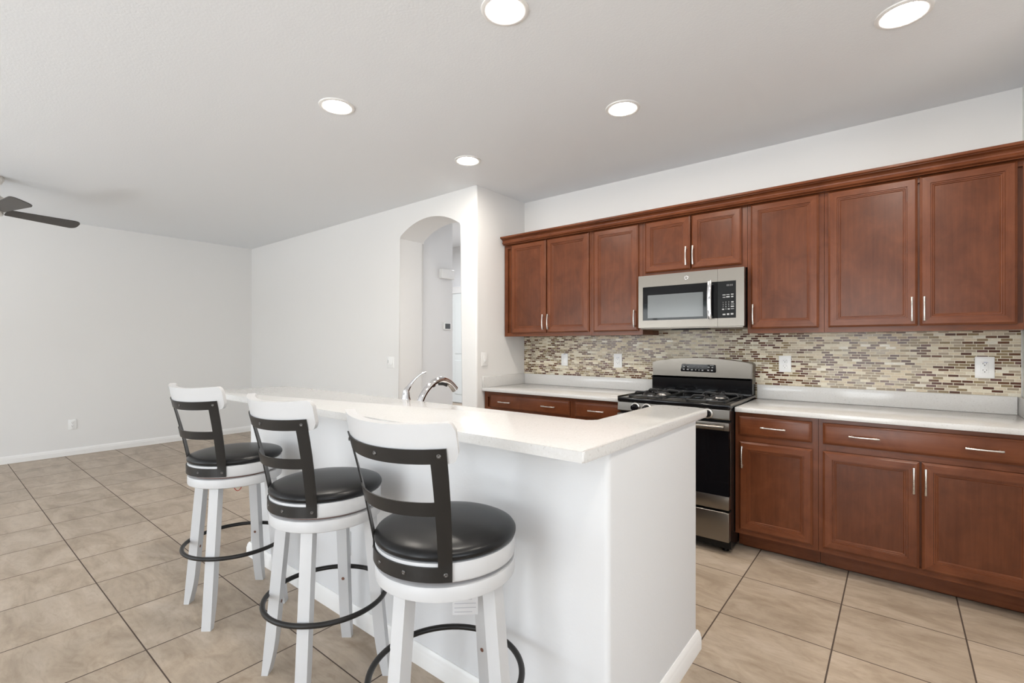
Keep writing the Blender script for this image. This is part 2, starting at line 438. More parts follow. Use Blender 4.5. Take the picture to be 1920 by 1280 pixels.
def drawer_mesh(x0, x1, z0, z1, y, th=.02):
    rings = [(0, th), (0, .009), (.003, .0065), (.009, .0045), (.0105, .002), (.016, .0005), (.019, 0)]
    bm = BM(); R_ = []
    for ins, d in rings:
        R_.append([bm.verts.new(v) for v in ((x0+ins, y+d, z0+ins), (x1-ins, y+d, z0+ins), (x1-ins, y+d, z1-ins), (x0+ins, y+d, z1-ins))])
    for A, B in zip(R_, R_[1:]):
        for k in range(4): bm.faces.new((A[k], A[(k+1) % 4], B[(k+1) % 4], B[k]))
    bm.faces.new(R_[-1]); bm.faces.new(R_[0][::-1])
    return bm
def pull(parent, x, y, z, vertical):
    """bow shaped bar pull, 13 cm, feet on the plane y"""
    L = .133; bm = BM(); n = 16; pts = []; rr = []
    for i in range(n+1):
        s = -1+2*i/n
        d = .019+.008*(1-s*s)
        o = s*L/2
        pts.append((x, y-d, z+o) if vertical else (x+o, y-d, z)); rr.append(.0058-.0013*(1-s*s))
    tube(bm, pts, rr, 10)
    for s in (-1, 1):
        o = s*(L/2-.012)
        p0 = (x, y, z+o) if vertical else (x+o, y, z)
        lathe(bm, [(0, 0), (.0045, 0), (.0045, -.021), (0, -.021)], p0, 12, axis='y')
    return obj('handle', bm, 'nickel', parent, 40)
def cabinet(name, label, group, x0, x1, y, z0, z1, depth, doors, drawers=(), toe=False):
    """y = plane of the face frame; doors: (x0,x1,z0,z1,handle x,handle z); drawers: (x0,x1,z0,z1,[handle x])"""
    t = thing(name, label, 'cabinet', (x0, y, 0 if toe else z0), group=group); ox, oy, oz = t.location
    def L(a, b_, c, d): return a-ox, b_-ox, c-oz, d-oz
    bm = BM(); a, b_, c, d = L(x0, x1, z0, z1)
    box(bm, a+.001, b_-.001, .019, depth, c, d)                       # carcass
    sw = .038
    # face frame, stiles then rails
    box(bm, a+.001, a+sw, 0, .0195, c, d); box(bm, b_-sw, b_-.001, 0, .0195, c, d)
    box(bm, a+sw, b_-sw, 0, .0195, c, c+.034, 1); box(bm, a+sw, b_-sw, 0, .0195, d-.05, d, 1)
    for dz in [q[2]-.017 for q in drawers[:1]]: box(bm, a+sw, b_-sw, 0, .0195, dz-oz-.02, dz-oz+.02, 1)
    obj('body', bm, ['wood_v', 'wood_h'], t)
    for q in doors:
        e, f, g, h = L(*q[:4])
        dm = obj('door', door_mesh(e, f, g, h, -.0205), ['wood_v', 'wood_h', 'wood_p'], t, 25)
        pull(dm, q[4]-ox, -.0205, q[5]-oz, True)
    for q in drawers:
        e, f, g, h = L(*q[:4])
        dm = obj('drawer', drawer_mesh(e, f, g, h, -.0205), 'wood_h', t, 25)
        for hx in q[4]: pull(dm, hx-ox, -.0205, (g+h)/2, False)
    if toe:
        bm = BM(); box(bm, a+.001, b_-.001, .09, .105, .016, .115); obj('toe_kick', bm, 'wood_h', t)
        bm = BM(); box(bm, a+.02, b_-.02, .12, depth-.02, 0, .115); obj('plinth', bm, 'wood_h', t)
    return t
UY, UZ0, UZ1 = 3.535, 1.383, 2.268; UD = KW-.009-UY; G = 'upper cabinets on the kitchen wall'
dz0, dz1 = 1.412, 2.247
cabinet('wall_cabinet', 'two-door brown upper cabinet at the left end, touching the white return wall', G, -2.938, -1.990, UY, UZ0, UZ1, UD,
        [(-2.845, -2.447, dz0, dz1, -2.470, 1.508), (-2.437, -2.012, dz0, dz1, -2.415, 1.508)])
cabinet('wall_cabinet', 'single-door tall upper cabinet directly left of the microwave', G, -1.990, -1.540, UY, UZ0, UZ1, UD,
        [(-1.966, -1.573, dz0, dz1, -1.598, 1.508)])
cabinet('wall_cabinet', 'short two-door upper cabinet above the microwave', G, -1.540, -.792, UY, 1.832, UZ1, UD,
        [(-1.516, -1.172, 1.855, dz1, -1.197, 1.952), (-1.163, -.826, 1.855, dz1, -1.147, 1.952)])
cabinet('wall_cabinet', 'single-door tall upper cabinet directly right of the microwave', G, -.792, -.352, UY, UZ0, UZ1, UD,
        [(-.768, -.380, dz0, dz1, -.751, 1.508)])
cabinet('wall_cabinet', 'widest two-door upper cabinet at the right end, above the wide-plate outlet', G, -.352, .538, UY, UZ0, UZ1, UD,
        [(-.331, .090, dz0, dz1, .065, 1.506), (.099, .480, dz0, dz1, .118, 1.506)])
LY, LZ0, LZ1 = 3.255, .115, .882; LD = KW-.009-LY; G = 'base cabinets under the kitchen worktops'
z0d, z1d, zr0, zr1 = .145, .700, .738, .859
cabinet('base_cabinet', 'left base cabinet with one wide drawer and two bar pulls, beside the return wall', G, -2.944, -2.000, LY, LZ0, LZ1, LD,
        [(-2.862, -2.447, z0d, z1d, -2.470, .606), (-2.437, -2.024, z0d, z1d, -2.415, .606)], [(-2.862, -2.024, zr0, zr1, [-2.685, -2.220])], True)
cabinet('base_cabinet', 'narrow base cabinet with one drawer, directly left of the range', G, -2.000, -1.566, LY, LZ0, LZ1, LD,
        [(-1.976, -1.588, z0d, z1d, -1.612, .606)], [(-1.976, -1.588, zr0, zr1, [-1.780])], True)
cabinet('base_cabinet', 'narrow base cabinet with drawer above a door, directly right of the range', G, -.800, -.353, LY, LZ0, LZ1, LD,
        [(-.775, -.380, z0d, z1d, -.754, .606)], [(-.779, -.384, zr0, zr1, [-.582])], True)
cabinet('base_cabinet', 'wide base cabinet at the right end with two doors and two-pull drawer', G, -.353, .538, LY, LZ0, LZ1, LD,
        [(-.331, .090, z0d, z1d, .067, .604), (.099, .520, z0d, z1d, .114, .604)], [(-.331, .520, zr0, zr1, [-.140, .328])], True)
# crown moulding along the upper cabinets
cp = [(UY-.021, 2.249), (3.499, 2.249), (3.496, 2.252), (3.498, 2.256), (3.492, 2.257), (3.485, 2.261), (3.482, 2.267), (3.484, 2.273), (3.489, 2.277), (3.488, 2.285), (3.482, 2.294), (3.471, 2.300), (3.463, 2.301), (3.463, 2.305), (3.453, 2.307), (3.451, 2.310), (3.451, 2.322), (UY+.06, 2.322), (UY+.06, 2.269), (UY-.021, 2.269)]
bm = BM(); prism(bm, cp, 'x', -2.925, .538); o = obj('crown_moulding', bm, 'wood_h', None, 25)
tag(o, 'long brown crown moulding running along the tops of the upper cabinets', 'moulding')

# ------------------------------------------------------------------ kitchen worktops
def worktop(label, x0, x1, parts):
    t = thing('worktop', label, 'worktop', (x0, 3.217, .884), group='white quartz worktops on the base cabinets')
    bm = BM(); box(bm, 0, x1-x0, 0, KW-3.217-.009, 0, .030, bev=.003); obj('slab', bm, 'quartz', t, 30)
    for (a, b_, c, d) in parts:
        bm = BM(); box(bm, a-x0, b_-x0, c-3.217, d-3.217, .0302, .131, bev=.002); obj('upstand', bm, 'quartz', t, 30)
worktop('white quartz worktop left of the range, in the corner by the return wall', -2.948, -1.560, [(-2.928, -1.560, KW-.029, KW-.009), (-2.948, -2.9285, 3.222, KW-.009)])
worktop('white quartz worktop right of the range, over the two right base cabinets', -.795, .543, [(-.795, .5225, KW-.029, KW-.009), (.523, .543, 3.222, KW-.009)])

# ------------------------------------------------------------------ gas range
rt = thing('gas_range', 'stainless gas range with black cooktop between the base cabinets', 'stove', (-1.1775, 3.14, 0))
RWD = .3775   # half width
bm = BM(); box(bm, -RWD+.004, RWD-.004, .03, .68, .03, .905); obj('body', bm, 'black_panel', rt)
for x in (-.33, .33):
    for y in (.08, .6): bm = BM(); lathe(bm, [(0, 0), (.02, 0), (.02, .031), (0, .031)], (x, y, 0), 12); obj('foot', bm, 'black_panel', rt)
bm = BM(); box(bm, -RWD, RWD, -.012, .60, .905, .932, bev=.006, seg=3)
box(bm, -RWD+.02, RWD-.02, .02, .55, .930, .9335, bev=.0015); obj('cooktop', bm, 'black_gloss', rt, 35)
for s in (-1, 1):
    bm = BM(); xa = s*(RWD-.002); prism(bm, [(xa, .926), (xa+s*.006, .926), (xa+s*.006, .940), (xa, .940)], 'y', .0, .66); obj('side_trim', bm, 'steel', rt)
bm = BM(); prism(bm, [(.028, .838), (-.006, .838), (-.012, .845), (-.006, .900), (.0, .905), (.028, .905)], 'x', -RWD+.003, RWD-.003); obj('control_panel', bm, 'steel', rt)
for kx in (-.240, -.157, .160, .245):
    bm = BM(); lathe(bm, [(0, -.046), (.0165, -.046), (.0195, -.042), (.021, -.016), (.024, -.010), (.024, 0), (0, 0)], (kx, -.008, .871), 28, axis='y')
    box(bm, kx-.004, kx+.004, -.056, -.044, .871-.017, .871+.017, bev=.002)
    k = obj('knob', bm, 'black_gloss', rt, 35)
    bm = BM(); lathe(bm, [(.024, -.009), (.032, -.006), (.0325, 0)], (kx, -.010, .871), 28, axis='y'); obj('knob_bezel', bm, 'nickel', k, 35)
od = None
bm = BM(); box(bm, -RWD+.003, RWD-.003, -.02, .03, .772, .822, bev=.003); box(bm, -RWD+.003, RWD-.003, -.02, .03, .283, .368, bev=.003); box(bm, -RWD+.003, RWD-.003, .012, .03, .36, .78)
od = obj('oven_door', bm, 'steel', rt, 30)
bm = BM(); box(bm, -RWD+.004, RWD-.004, -.018, .0115, .369, .771); obj('oven_window', bm, 'black_glass', od)
bm = BM()
pts = [(x, -.062-.006*(1-(x/.36)**2), .797) for x in [(-.355+.71*i/20) for i in range(21)]]
tube(bm, pts, .0145, 14)
for s in (-1, 1): box(bm, s*.335-.013, s*.335+.013, -.062, -.018, .786, .808, bev=.003)
obj('handle', bm, 'steel', od, 40)
bm = BM(); box(bm, -RWD+.003, RWD-.003, -.02, .03, .085, .268, bev=.006, seg=3); obj('storage_drawer', bm, 'steel', rt, 30)
# backguard
bm = BM(); box(bm, -RWD+.006, RWD-.006, .60, .70, .905, 1.06); box(bm, -RWD+.006, RWD-.006, .575, .62, .930, .952, bev=.006)
bg = obj('backguard', bm, 'black_gloss', rt, 35)
n = 24; top = [(-.368, 1.040), (.368, 1.040), (.372, 1.160), (.362, 1.170)] + [(x, 1.170+.033*(1-(x/.362)**2)) for x in [(.33-.66*i/n) for i in range(n+1)]] + [(-.362, 1.170), (-.372, 1.160)]
bm = BM(); prism(bm, top, 'y', .60, .705)
bmesh.ops.bevel(bm, geom=[e for e in bm.edges if all(abs(v.co.y-.60) < 1e-5 for v in e.verts)], offset=.006, segments=2, affect='EDGES')
fas = obj('fascia', bm, 'steel', bg, 30)
bm = BM(); prism(bm, [(-.135, 1.098), (.118, 1.096), (.124, 1.102), (.122, 1.148), (.116, 1.154), (-.126, 1.156), (-.131, 1.150), (-.140, 1.104)], 'y', .596, .602)
dp = obj('display_panel', bm, 'black_glass', bg)
bm = BM()
def mark(bm, x, z, w, h, y): box(bm, x-w/2, x+w/2, y-.0006, y, z-h/2, z+h/2)
for x, z, w, h in ((-.110, 1.147, .034, .004), (.095, 1.148, .030, .003), (-.112, 1.135, .016, .005), (-.084, 1.135, .014, .005), (-.115, 1.114, .012, .008), (-.085, 1.114, .016, .008),
                   (-.054, 1.112, .013, .008), (-.025, 1.112, .005, .008), (0, 1.112, .005, .008), (.026, 1.111, .012, .008), (.068, 1.112, .013, .009), (.095, 1.112, .013, .009), (.072, 1.134, .014, .005), (.098, 1.134, .012, .007)):
    mark(bm, x, z, w, h, .596)
obj('panel_print', bm, 'key', bg)
bm = BM()
for i, x in enumerate((-.022, -.006, .010, .026)): box(bm, x-.004, x+.004, .5952, .596, 1.128, 1.142)
obj('clock_digits', bm, 'keydim', bg)
# grates and burners
def grate(x0, x1, y0, y1):
    bm = BM(); z = .962; r = .0055
    cx_, cy1, cy2 = (x0+x1)/2, y0+(y1-y0)*.25, y0+(y1-y0)*.75
    def bar(p): tube(bm, p, r, 8)
    rr = .03
    per = []
    for (px, py, a) in ((x1-rr, y1-rr, 0), (x0+rr, y1-rr, 90), (x0+rr, y0+rr, 180), (x1-rr, y0+rr, 270)):
        for k in range(5): an = R(a+k*22.5); per.append((px+rr*math.cos(an), py+rr*math.sin(an), .944))
    tube(bm, per, r, 8, closed=True)
    for cy in (cy1, cy2):
        for (ax, ay, ex, ey) in ((x0, cy, cx_-.03, cy), (x1, cy, cx_+.03, cy), (cx_, cy-(y1-y0)*.25, cx_, cy-.03), (cx_, cy+(y1-y0)*.25, cx_, cy+.03)):
            d = Vector((ex-ax, ey-ay, 0)).normalized()
            bar([(ax, ay, .944), (ax+d.x*.006, ay+d.y*.006, .956), (ax+d.x*.018, ay+d.y*.018, .964), (ex, ey, .964)])
    for (px, py) in ((x0, y0+.03), (x1, y0+.03), (x0, y1-.03), (x1, y1-.03)): lathe(bm, [(.007, .9335), (.006, .946)], (px, py, 0), 8)
    return obj('grate', bm, 'iron', rt, 50)
grate(-.325, -.085, .045, .535); grate(.085, .325, .045, .535)
for bx in (-.205, .205):
    for by in (.1675, .4125):
        bm = BM(); lathe(bm, [(0, .9335), (.052, .9335), (.050, .937), (.036, .939), (.036, .947), (0, .947)], (bx, by, 0), 32); q = obj('burner', bm, 'burner', rt, 35)
        bm = BM(); lathe(bm, [(0, .9472), (.034, .9472), (.034, .952), (.030, .955), (0, .956)], (bx, by, 0), 28); obj('burner_cap', bm, 'iron', q, 35)

# ------------------------------------------------------------------ microwave over the range
mt = thing('microwave', 'stainless over-the-range microwave with black door window', 'microwave', (-1.166, 3.45, 1.432))
MW = .373; MZ = .393
bm = BM(); box(bm, -MW+.003, MW-.003, .03, .405, .004, MZ); obj('body', bm, 'black_panel', mt)
bm = BM(); xs = .203
# door: stainless frame round a black window
for a, b_, c, d in ((-MW, xs, .307, MZ), (-MW, xs, 0, .055), (-MW, -.338, .055, .307)): box(bm, a, b_, 0, .032, c, d)
mdoor = obj('door', bm, 'steel', mt)
bm = BM(); box(bm, -.338, xs, .002, .030, .055, .307); obj('door_glass', bm, 'black_glass', mdoor)
bm = BM(); box(bm, -.299, .106, .0005, .003, .072, .244); obj('window_screen', bm, 'mw_screen', mdoor)
bm = BM(); pts = [(.156, -.022-.012*(1-s*s), .181+s*.128) for s in [-1+2*i/14 for i in range(15)]]
tube(bm, pts, .0145, 12, flat=(.55, 1))
for s in (-1, 1): box(bm, .143, .169, -.024, .003, .181+s*.116-.012, .181+s*.116+.012, bev=.004)
obj('handle', bm, 'chrome', mdoor, 40)
bm = BM()
for a, b_, c, d in ((xs+.0015, MW, .307, MZ), (xs+.0015, MW, 0, .055), (.322, MW, .055, .307)): box(bm, a, b_, 0, .032, c, d)
mp = obj('control_panel', bm, 'steel', mt)
bm = BM(); box(bm, xs+.0015, .322, .001, .030, .055, .307); obj('keypad', bm, 'black_panel', mp)
bm = BM()
for x, z, w, h in ((.246, .213, .020, .005), (.271, .214, .021, .004), (.298, .215, .016, .006), (.246, .197, .018, .004), (.271, .199, .022, .008), (.298, .199, .014, .008),
                   (.299, .163, .015, .008), (.300, .148, .022, .003), (.299, .133, .020, .007), (.299, .117, .021, .003), (.240, .115, .013, .008), (.276, .116, .013, .007),
                   (.246, .080, .018, .009), (.272, .081, .015, .011), (.297, .082, .017, .010)):
    mark(bm, x, z, w, h, .001)
obj('key_print', bm, 'key', mp)
bm = BM()
for ch, x, z in (('1', .240, .161), ('2', .258, .162), ('3', .276, .163), ('4', .240, .146), ('5', .258, .147), ('6', .276, .148), ('7', .240, .131), ('8', .258, .132), ('9', .276, .133), ('0', .258, .116)):
    me = text_mesh(ch, .0125); n0 = len(bm.verts); bm.from_mesh(me); bm.verts.ensure_lookup_table()
    for v in bm.verts[n0:]: v.co = Vector((x+v.co.x, .0004, z+v.co.y))
    bpy.data.meshes.remove(me)
obj('key_digits', bm, 'key', mp)
bm = BM()
for x in (.266, .276, .288, .298): box(bm, x-.0035, x+.0035, .0002, .001, .272, .284)
obj('clock_digits', bm, 'keydim', mp)
bm = BM(); c = (-.010, -.0005, .353)
tube(bm, [(c[0]+.0125*math.cos(a), c[1], c[2]+.0125*math.sin(a)) for a in [2*math.pi*i/32 for i in range(32)]], .0022, 8, closed=True)
for k in range(4):
    a0_ = R(45+90*k)
    tube(bm, [(c[0]+.0085*math.cos(a0_+R(q))+.0008*math.sin(q), c[1], c[2]+.0085*math.sin(a0_+R(q))) for q in (-30, -15, 0, 15, 30)], .0008, 6)
tube(bm, [(c[0]-.005, c[1], c[2]-.003), (c[0]-.002, c[1], c[2]+.005), (c[0]+.001, c[1], c[2]-.001), (c[0]+.004, c[1], c[2]+.004), (c[0]+.005, c[1], c[2]-.003)], .0009, 6)
obj('badge', bm, 'chrome', mdoor, 50)
bm = BM(); box(bm, -MW+.01, MW-.01, .02, .38, -.012, .004, bev=.003); ub = obj('underside', bm, 'steel', mt, 30)
bm = BM(); box(bm, -.13, .13, .03, .10, -.020, -.012, bev=.003); obj('vent_grille', bm, 'black_panel', ub)

# ------------------------------------------------------------------ island
IX0, IX1, IY0, IY1 = -3.13, -.669, 1.290, 2.095
it = thing('kitchen_island', 'white island half wall behind the bar stools', 'island', (IX0, IY0, 0))
def prism_bevel_vertical(bm, pts, z0, z1, which, off, seg=4):
    A, B, fs = prism(bm, pts, 'z', z0, z1)
    es = []
    for i in which:
        es += [e for e in A[i].link_edges if e.other_vert(A[i]) is B[i]]
    bmesh.ops.bevel(bm, geom=es, offset=off, segments=seg, affect='EDGES', profile=.5)
wI, dI = IX1-IX0, IY1-IY0
pts = [(0, 0), (wI, 0), (wI, dI), (wI-.13, dI), (wI-.13, .13), (0, .13)]
bm = BM(); prism_bevel_vertical(bm, pts, 0, .982, [0, 1, 2], .018); obj('half_wall', bm, 'island', it, 35)
bm = BM()
def ring_board(bm, path):
    """baseboard profile swept round an outline, mitred; path: list of (x, y, nx, ny) corner + offset direction"""
    rows = [[bm.verts.new((x+nx*p[0], y+ny*p[0], p[1])) for p in BBP] for x, y, nx, ny in path]
    n = len(BBP)
    for A, B in zip(rows, rows[1:]):
        for k in range(n): bm.faces.new((A[k], A[(k+1) % n], B[(k+1) % n], B[k]))
    bm.faces.new(rows[0]); bm.faces.new(rows[-1][::-1])
ring_board(bm, [(0, .13, -1, 1), (0, 0, -1, -1), (wI, 0, 1, -1), (wI, dI, 1, 1), (wI-.13, dI, -1, 1)])
obj('baseboard', bm, 'trim', it, 25)
# raised bar top (L shaped)
BT0, BT1 = .983, 1.015
bt = thing('bar_countertop', 'long white quartz bar top on the island behind the stools', 'countertop', (-3.36, 1.132, BT0))
bx0, bx1, by0, by1, byw, bxw = -3.36, -.662, 1.132, 1.620, 2.262, -.905
out = [(bx0, by0), (bx1, by0), (bx1, byw), (bxw, byw), (bxw, by1), (bx0, by1)]
def rounded(pts, radii, n=6):
    res = []; N = len(pts)
    for i, p in enumerate(pts):
        r = radii[i]; P = Vector(p); a = (Vector(pts[i-1])-P).normalized(); b_ = (Vector(pts[(i+1) % N])-P).normalized()
        if r == 0: res.append(p); continue
        for k in range(n+1):
            t_ = k/n; q = (P+a*r)*(1-t_)**2 + 2*t_*(1-t_)*P + (P+b_*r)*t_*t_
            res.append((q.x, q.y))
    return res
op = [(x-bx0, y-by0) for x, y in rounded(out, [.05, .006, .06, .03, .03, .07])]
bm = BM(); A, B, fs = prism(bm, op, 'z', 0, BT1-BT0)
es = [e for e in bm.edges if len({round(v.co.z, 4) for v in e.verts}) == 1]
bmesh.ops.bevel(bm, geom=es, offset=.007, segments=3, affect='EDGES', profile=.5)
obj('slab', bm, 'quartz', bt, 35)
# lower sink side of the island (kitchen side)
ct = thing('island_cabinet', 'brown sink base cabinet on the kitchen side of the island', 'cabinet', (-3.1, 1.422, 0))
bm = BM(); box(bm, 0, 2.29, 0, .02, .1, .883); box(bm, 0, 2.29, .54, .56, .1, .883); box(bm, 0, .02, .02, .54, .1, .883); box(bm, 2.27, 2.29, .02, .54, .1, .883); box(bm, .02, 2.27, .02, .54, .1, .12); obj('body', bm, 'wood_v', ct)
bm = BM(); box(bm, .02, 2.27, .02, .50, 0, .1); obj('toe_kick', bm, 'wood_h', ct)
for k in range(5):
    dm = obj('door', door_mesh(.02+k*.454, .02+k*.454+.44, .14, .86, .56), ['wood_v', 'wood_h', 'wood_p'], ct, 25)
    dm.scale = (1, -1, 1); dm.location = (0, 1.14, 0)
st_ = thing('sink_worktop', 'low white quartz sink worktop behind the bar top', 'worktop', (-3.1, 1.422, .884))
sx0, sx1, sy0, sy1 = .93, 1.59, .13, .50
bm = BM()
for a, b_, c, d in ((0, sx0, 0, .60), (sx1, 2.30, 0, .60), (sx0, sx1, 0, sy0), (sx0, sx1, sy1, .60)): box(bm, a, b_, c, d, 0, .030)
obj('slab', bm, 'quartz', st_)
bm = BM()
for a, b_, c, d, e, f in ((sx0, sx1, sy0, sy1, -.18, -.172), (sx0, sx0+.006, sy0, sy1, -.172, -.001), (sx1-.006, sx1, sy0, sy1, -.172, -.001), (sx0+.006, sx1-.006, sy0, sy0+.006, -.172, -.001), (sx0+.006, sx1-.006, sy1-.006, sy1, -.172, -.001)): box(bm, a, b_, c, d, e, f)
obj('basin', bm, 'steel', st_)
# faucet
ft = thing('faucet', 'chrome kitchen faucet with arched spout rising behind the bar top', 'faucet', (-1.975, 1.665, .914))
bm = BM(); lathe(bm, [(0, 0), (.028, 0), (.028, .006), (.022, .014), (.0195, .03), (.0185, .05)], (0, 0, 0), 28)
P = []; RR = []
ctrl = [((0, 0, .03), .0185), ((0, .004, .075), .0178), ((0, .030, .125), .0172), ((0, .070, .165), .0168), ((0, .115, .190), .0168), ((0, .160, .197), .0170), ((0, .200, .186), .0178), ((0, .232, .166), .0192), ((0, .262, .136), .0215)]
def catmull(C, n=6):
    res = []
    for i in range(len(C)-1):
        p0 = C[max(i-1, 0)]; p1 = C[i]; p2 = C[i+1]; p3 = C[min(i+2, len(C)-1)]
        for k in range(n):
            t_ = k/n
            f = lambda a, b_, c, d: .5*((2*b_)+(-a+c)*t_+(2*a-5*b_+4*c-d)*t_*t_+(-a+3*b_-3*c+d)*t_**3)
            res.append(tuple(f(a, b_, c, d) for a, b_, c, d in zip(p0, p1, p2, p3)))
    res.append(C[-1]); return res
cc = catmull([(*p, r) for p, r in ctrl]); tube(bm, [q[:3] for q in cc], [q[3] for q in cc], 18)
sp = obj('spout', bm, 'chrome', ft, 50)
bm = BM(); tube(bm, [(0, .140, .173), (0, .175, .172), (0, .200, .160)], [.006, .0085, .006], 10); tube(bm, [(0, .100, .163), (0, .112, .168)], .006, 8); obj('spray_button', bm, 'slot', sp, 50)
bm = BM(); lathe(bm, [(0, 0), (.027, 0), (.027, .006), (.024, .014), (.0215, .05), (.0215, .084), (.0255, .090), (.0255, .100), (.0215, .106), (.0205, .128), (.014, .146), (0, .150)], (-.108, .0, 0), 28)
ctrl = [((-.112, -.002, .112), .0195), ((-.112, .004, .138), .0170), ((-.106, .022, .165), .0105), ((-.092, .046, .200), .0065), ((-.076, .072, .226), .0050), ((-.066, .090, .236), .0058), ((-.060, .100, .238), .0045)]
cc = catmull([(*p, r) for p, r in ctrl]); tube(bm, [q[:3] for q in cc], [q[3] for q in cc], 14)
obj('lever', bm, 'chrome', ft, 50)

# ------------------------------------------------------------------ bar stools
GS = 'bar stools along the island'
stool = thing('bar_stool', 'white bar stool with round black seat, nearest the camera at the island corner', 'bar stool', (0, 0, 0), group=GS)
# legs
for k in range(4):
    a = R(45+90*k); ca, sa = math.cos(a), math.sin(a)
    bm = BM(); rows = []
    for z in (.640, .45, .30, .15, .11, .08, .05, .025, 0):
        ro = .190+(.640-z)*.096; th = .042 if z >= .15 else .042-.017*((.15-z)/.15)**1.6
        row = []
        for rr_, tt in ((ro, -.021), (ro, .021), (ro-th, .021), (ro-th, -.021)):
            row.append(bm.verts.new((rr_*ca-tt*sa, rr_*sa+tt*ca, z)))
        rows.append(row)
    for A_, B_ in zip(rows, rows[1:]):
        for i in range(4): bm.faces.new((A_[i], A_[(i+1) % 4], B_[(i+1) % 4], B_[i]))
    bm.faces.new(rows[0]); bm.faces.new(rows[-1][::-1])
    bmesh.ops.bevel(bm, geom=[e for e in bm.edges if len(e.link_faces) == 2 and e.calc_face_angle(0) > .8], offset=.0025, segments=2, affect='EDGES')
    lg = obj('leg', bm, 'white_wood', stool, 30)
    ro = .190+(.640-.285)*.096-.042
    bm = BM(); n = 12; c0 = Vector((ro*ca, ro*sa, .285))
    def dsk(r, d): return [bm.verts.new(c0+Vector((-d*ca, -d*sa, 0))+Vector((-sa, ca, 0))*(r*math.cos(2*math.pi*i/n))+Vector((0, 0, 1))*(r*math.sin(2*math.pi*i/n))) for i in range(n)]
    bm.faces.new(dsk(.0068, .0012)); obj('screw', bm, 'wornwood', lg)
bm = BM(); lathe(bm, [(0, .632), (.200, .632), (.207, .636), (.208, .641), (.208, .669), (.206, .674), (.198, .676), (0, .676)], n=72); obj('base_ring', bm, 'white_wood', stool, 40)
bm = BM(); lathe(bm, [(0, .676), (.185, .676), (.185, .684), (0, .684)], n=48); obj('swivel_plate', bm, 'wornwood', stool, 40)
bm = BM(); tube(bm, [(.229*math.cos(2*math.pi*i/72), .229*math.sin(2*math.pi*i/72), .318) for i in range(72)], .0095, 12, closed=True); obj('footrest', bm, 'dark_metal', stool, 60)
# seat, turned a little on its swivel (seat parts carry their own rotation)
SEAT = []
bm = BM(); lathe(bm, [(0, .684), (.200, .684), (.206, .688), (.2075, .693), (.2075, .733), (.2065, .737), (.203, .738), (0, .738)], n=72); SEAT.append(obj('seat_ring', bm, 'white_wood', stool, 40))
prof = [(0, .738), (.194, .738), (.204, .741), (.2105, .748), (.2105, .756), (.205, .764), (.192, .770), (.168, .776), (.13, .7805), (.08, .783), (.04, .7838), (0, .784)]
bm = BM(); lathe(bm, prof, n=72); SEAT.append(obj('seat_cushion', bm, 'leather', stool, 80))
def back(a, z, t):
    """rear is -y; a runs -49..49 between the outer edges of the uprights, t outward; the back leans and opens up with height"""
    k = max(0.0, (z-.735)/.31); kc = min(k, 1.0)
    rad_ = 1.0/(1/.2085+(1/.37-1/.2085)*kc); w_ = .2085*math.sin(R(49))+.0425*kc
    yr = .2085+.052*(.85*k+.15*k*k)
    th = a/49.0*math.asin(w_/rad_)
    zz = z+.15*kc*rad_*(1-math.cos(th))      # bent plate leaning back: its ends ride up
    return ((rad_+t)*math.sin(th), -(yr-rad_+(rad_+t)*math.cos(th)), zz)
def lin(a, b_, n): return [a+(b_-a)*i/n for i in range(n+1)]
bm = BM()
grid_solid(bm, back, lin(-49, 49, 44), lin(.690, .729, 2), 0, .0045)
grid_solid(bm, back, lin(-49, 49, 44), lin(.868, .905, 2), 0, .0045)
grid_solid(bm, back, lin(-49, 49, 44), lin(1.006, 1.044, 2), 0, .0045)
for s in (-1, 1): grid_solid(bm, back, lin(s*39, s*49, 6), lin(.690, 1.044, 22), 0, .0045)
bf = obj('back_frame', bm, 'dark_metal', stool, 40); SEAT.append(bf)
for z, angs in ((.710, (-44.5, -13.5, 13.5, 44.5)), (1.026, (-44.5, 0, 44.5))):
    for a in angs:
        bm = BM(); c0 = Vector(back(a, z, .0045)); nn = (Vector(back(a, z, .02))-c0).normalized(); s1 = nn.cross(Vector((0, 0, 1))).normalized(); s2 = nn.cross(s1)
        prev = None
        for r_, d in ((.0062, 0), (.0058, .0018), (.0035, .003), (.0022, .0022)):
            ring = [bm.verts.new(c0+nn*d+s1*(r_*math.cos(2*math.pi*i/14))+s2*(r_*math.sin(2*math.pi*i/14))) for i in range(14)]
            if prev:
                for i in range(14): bm.faces.new((prev[i], prev[(i+1) % 14], ring[(i+1) % 14], ring[i]))
            prev = ring
        bm.faces.new(prev); obj('screw', bm, 'screw', bf, 40)
bm = BM(); AE = 55.5; us = lin(-AE, AE, 60)
def crest(a, v, t):
    e = max(0.0, (abs(a)-(AE-5.0))/5.0); cut = .022*(1-math.sqrt(max(0.0, 1-e*e)))
    z0_, z1_ = 1.004+cut, 1.107-cut
    rt_ = .0022*(1-math.sqrt(max(0, 1-(2*v-1)**8)))
    return back(a, z0_+(z1_-z0_)*v, t)
grid_solid(bm, crest, us, lin(0, 1, 8), -.029, -.0005)
bmesh.ops.bevel(bm, geom=[e for e in bm.edges if len(e.link_faces) == 2 and e.calc_face_angle(0) > 1.0], offset=.005, segments=3, affect='EDGES')
SEAT.append(obj('crest_rail', bm, 'white_wood', stool, 40))
places = [(-1.063, 1.002, 2, -39, None), (-1.770, 1.021, 2, -6, 'white bar stool with round black seat, middle one of the row'), (-2.613, 1.012, 8.5, -5, 'white bar stool with a red cord under its seat, farthest from the camera')]
STOOLS = []
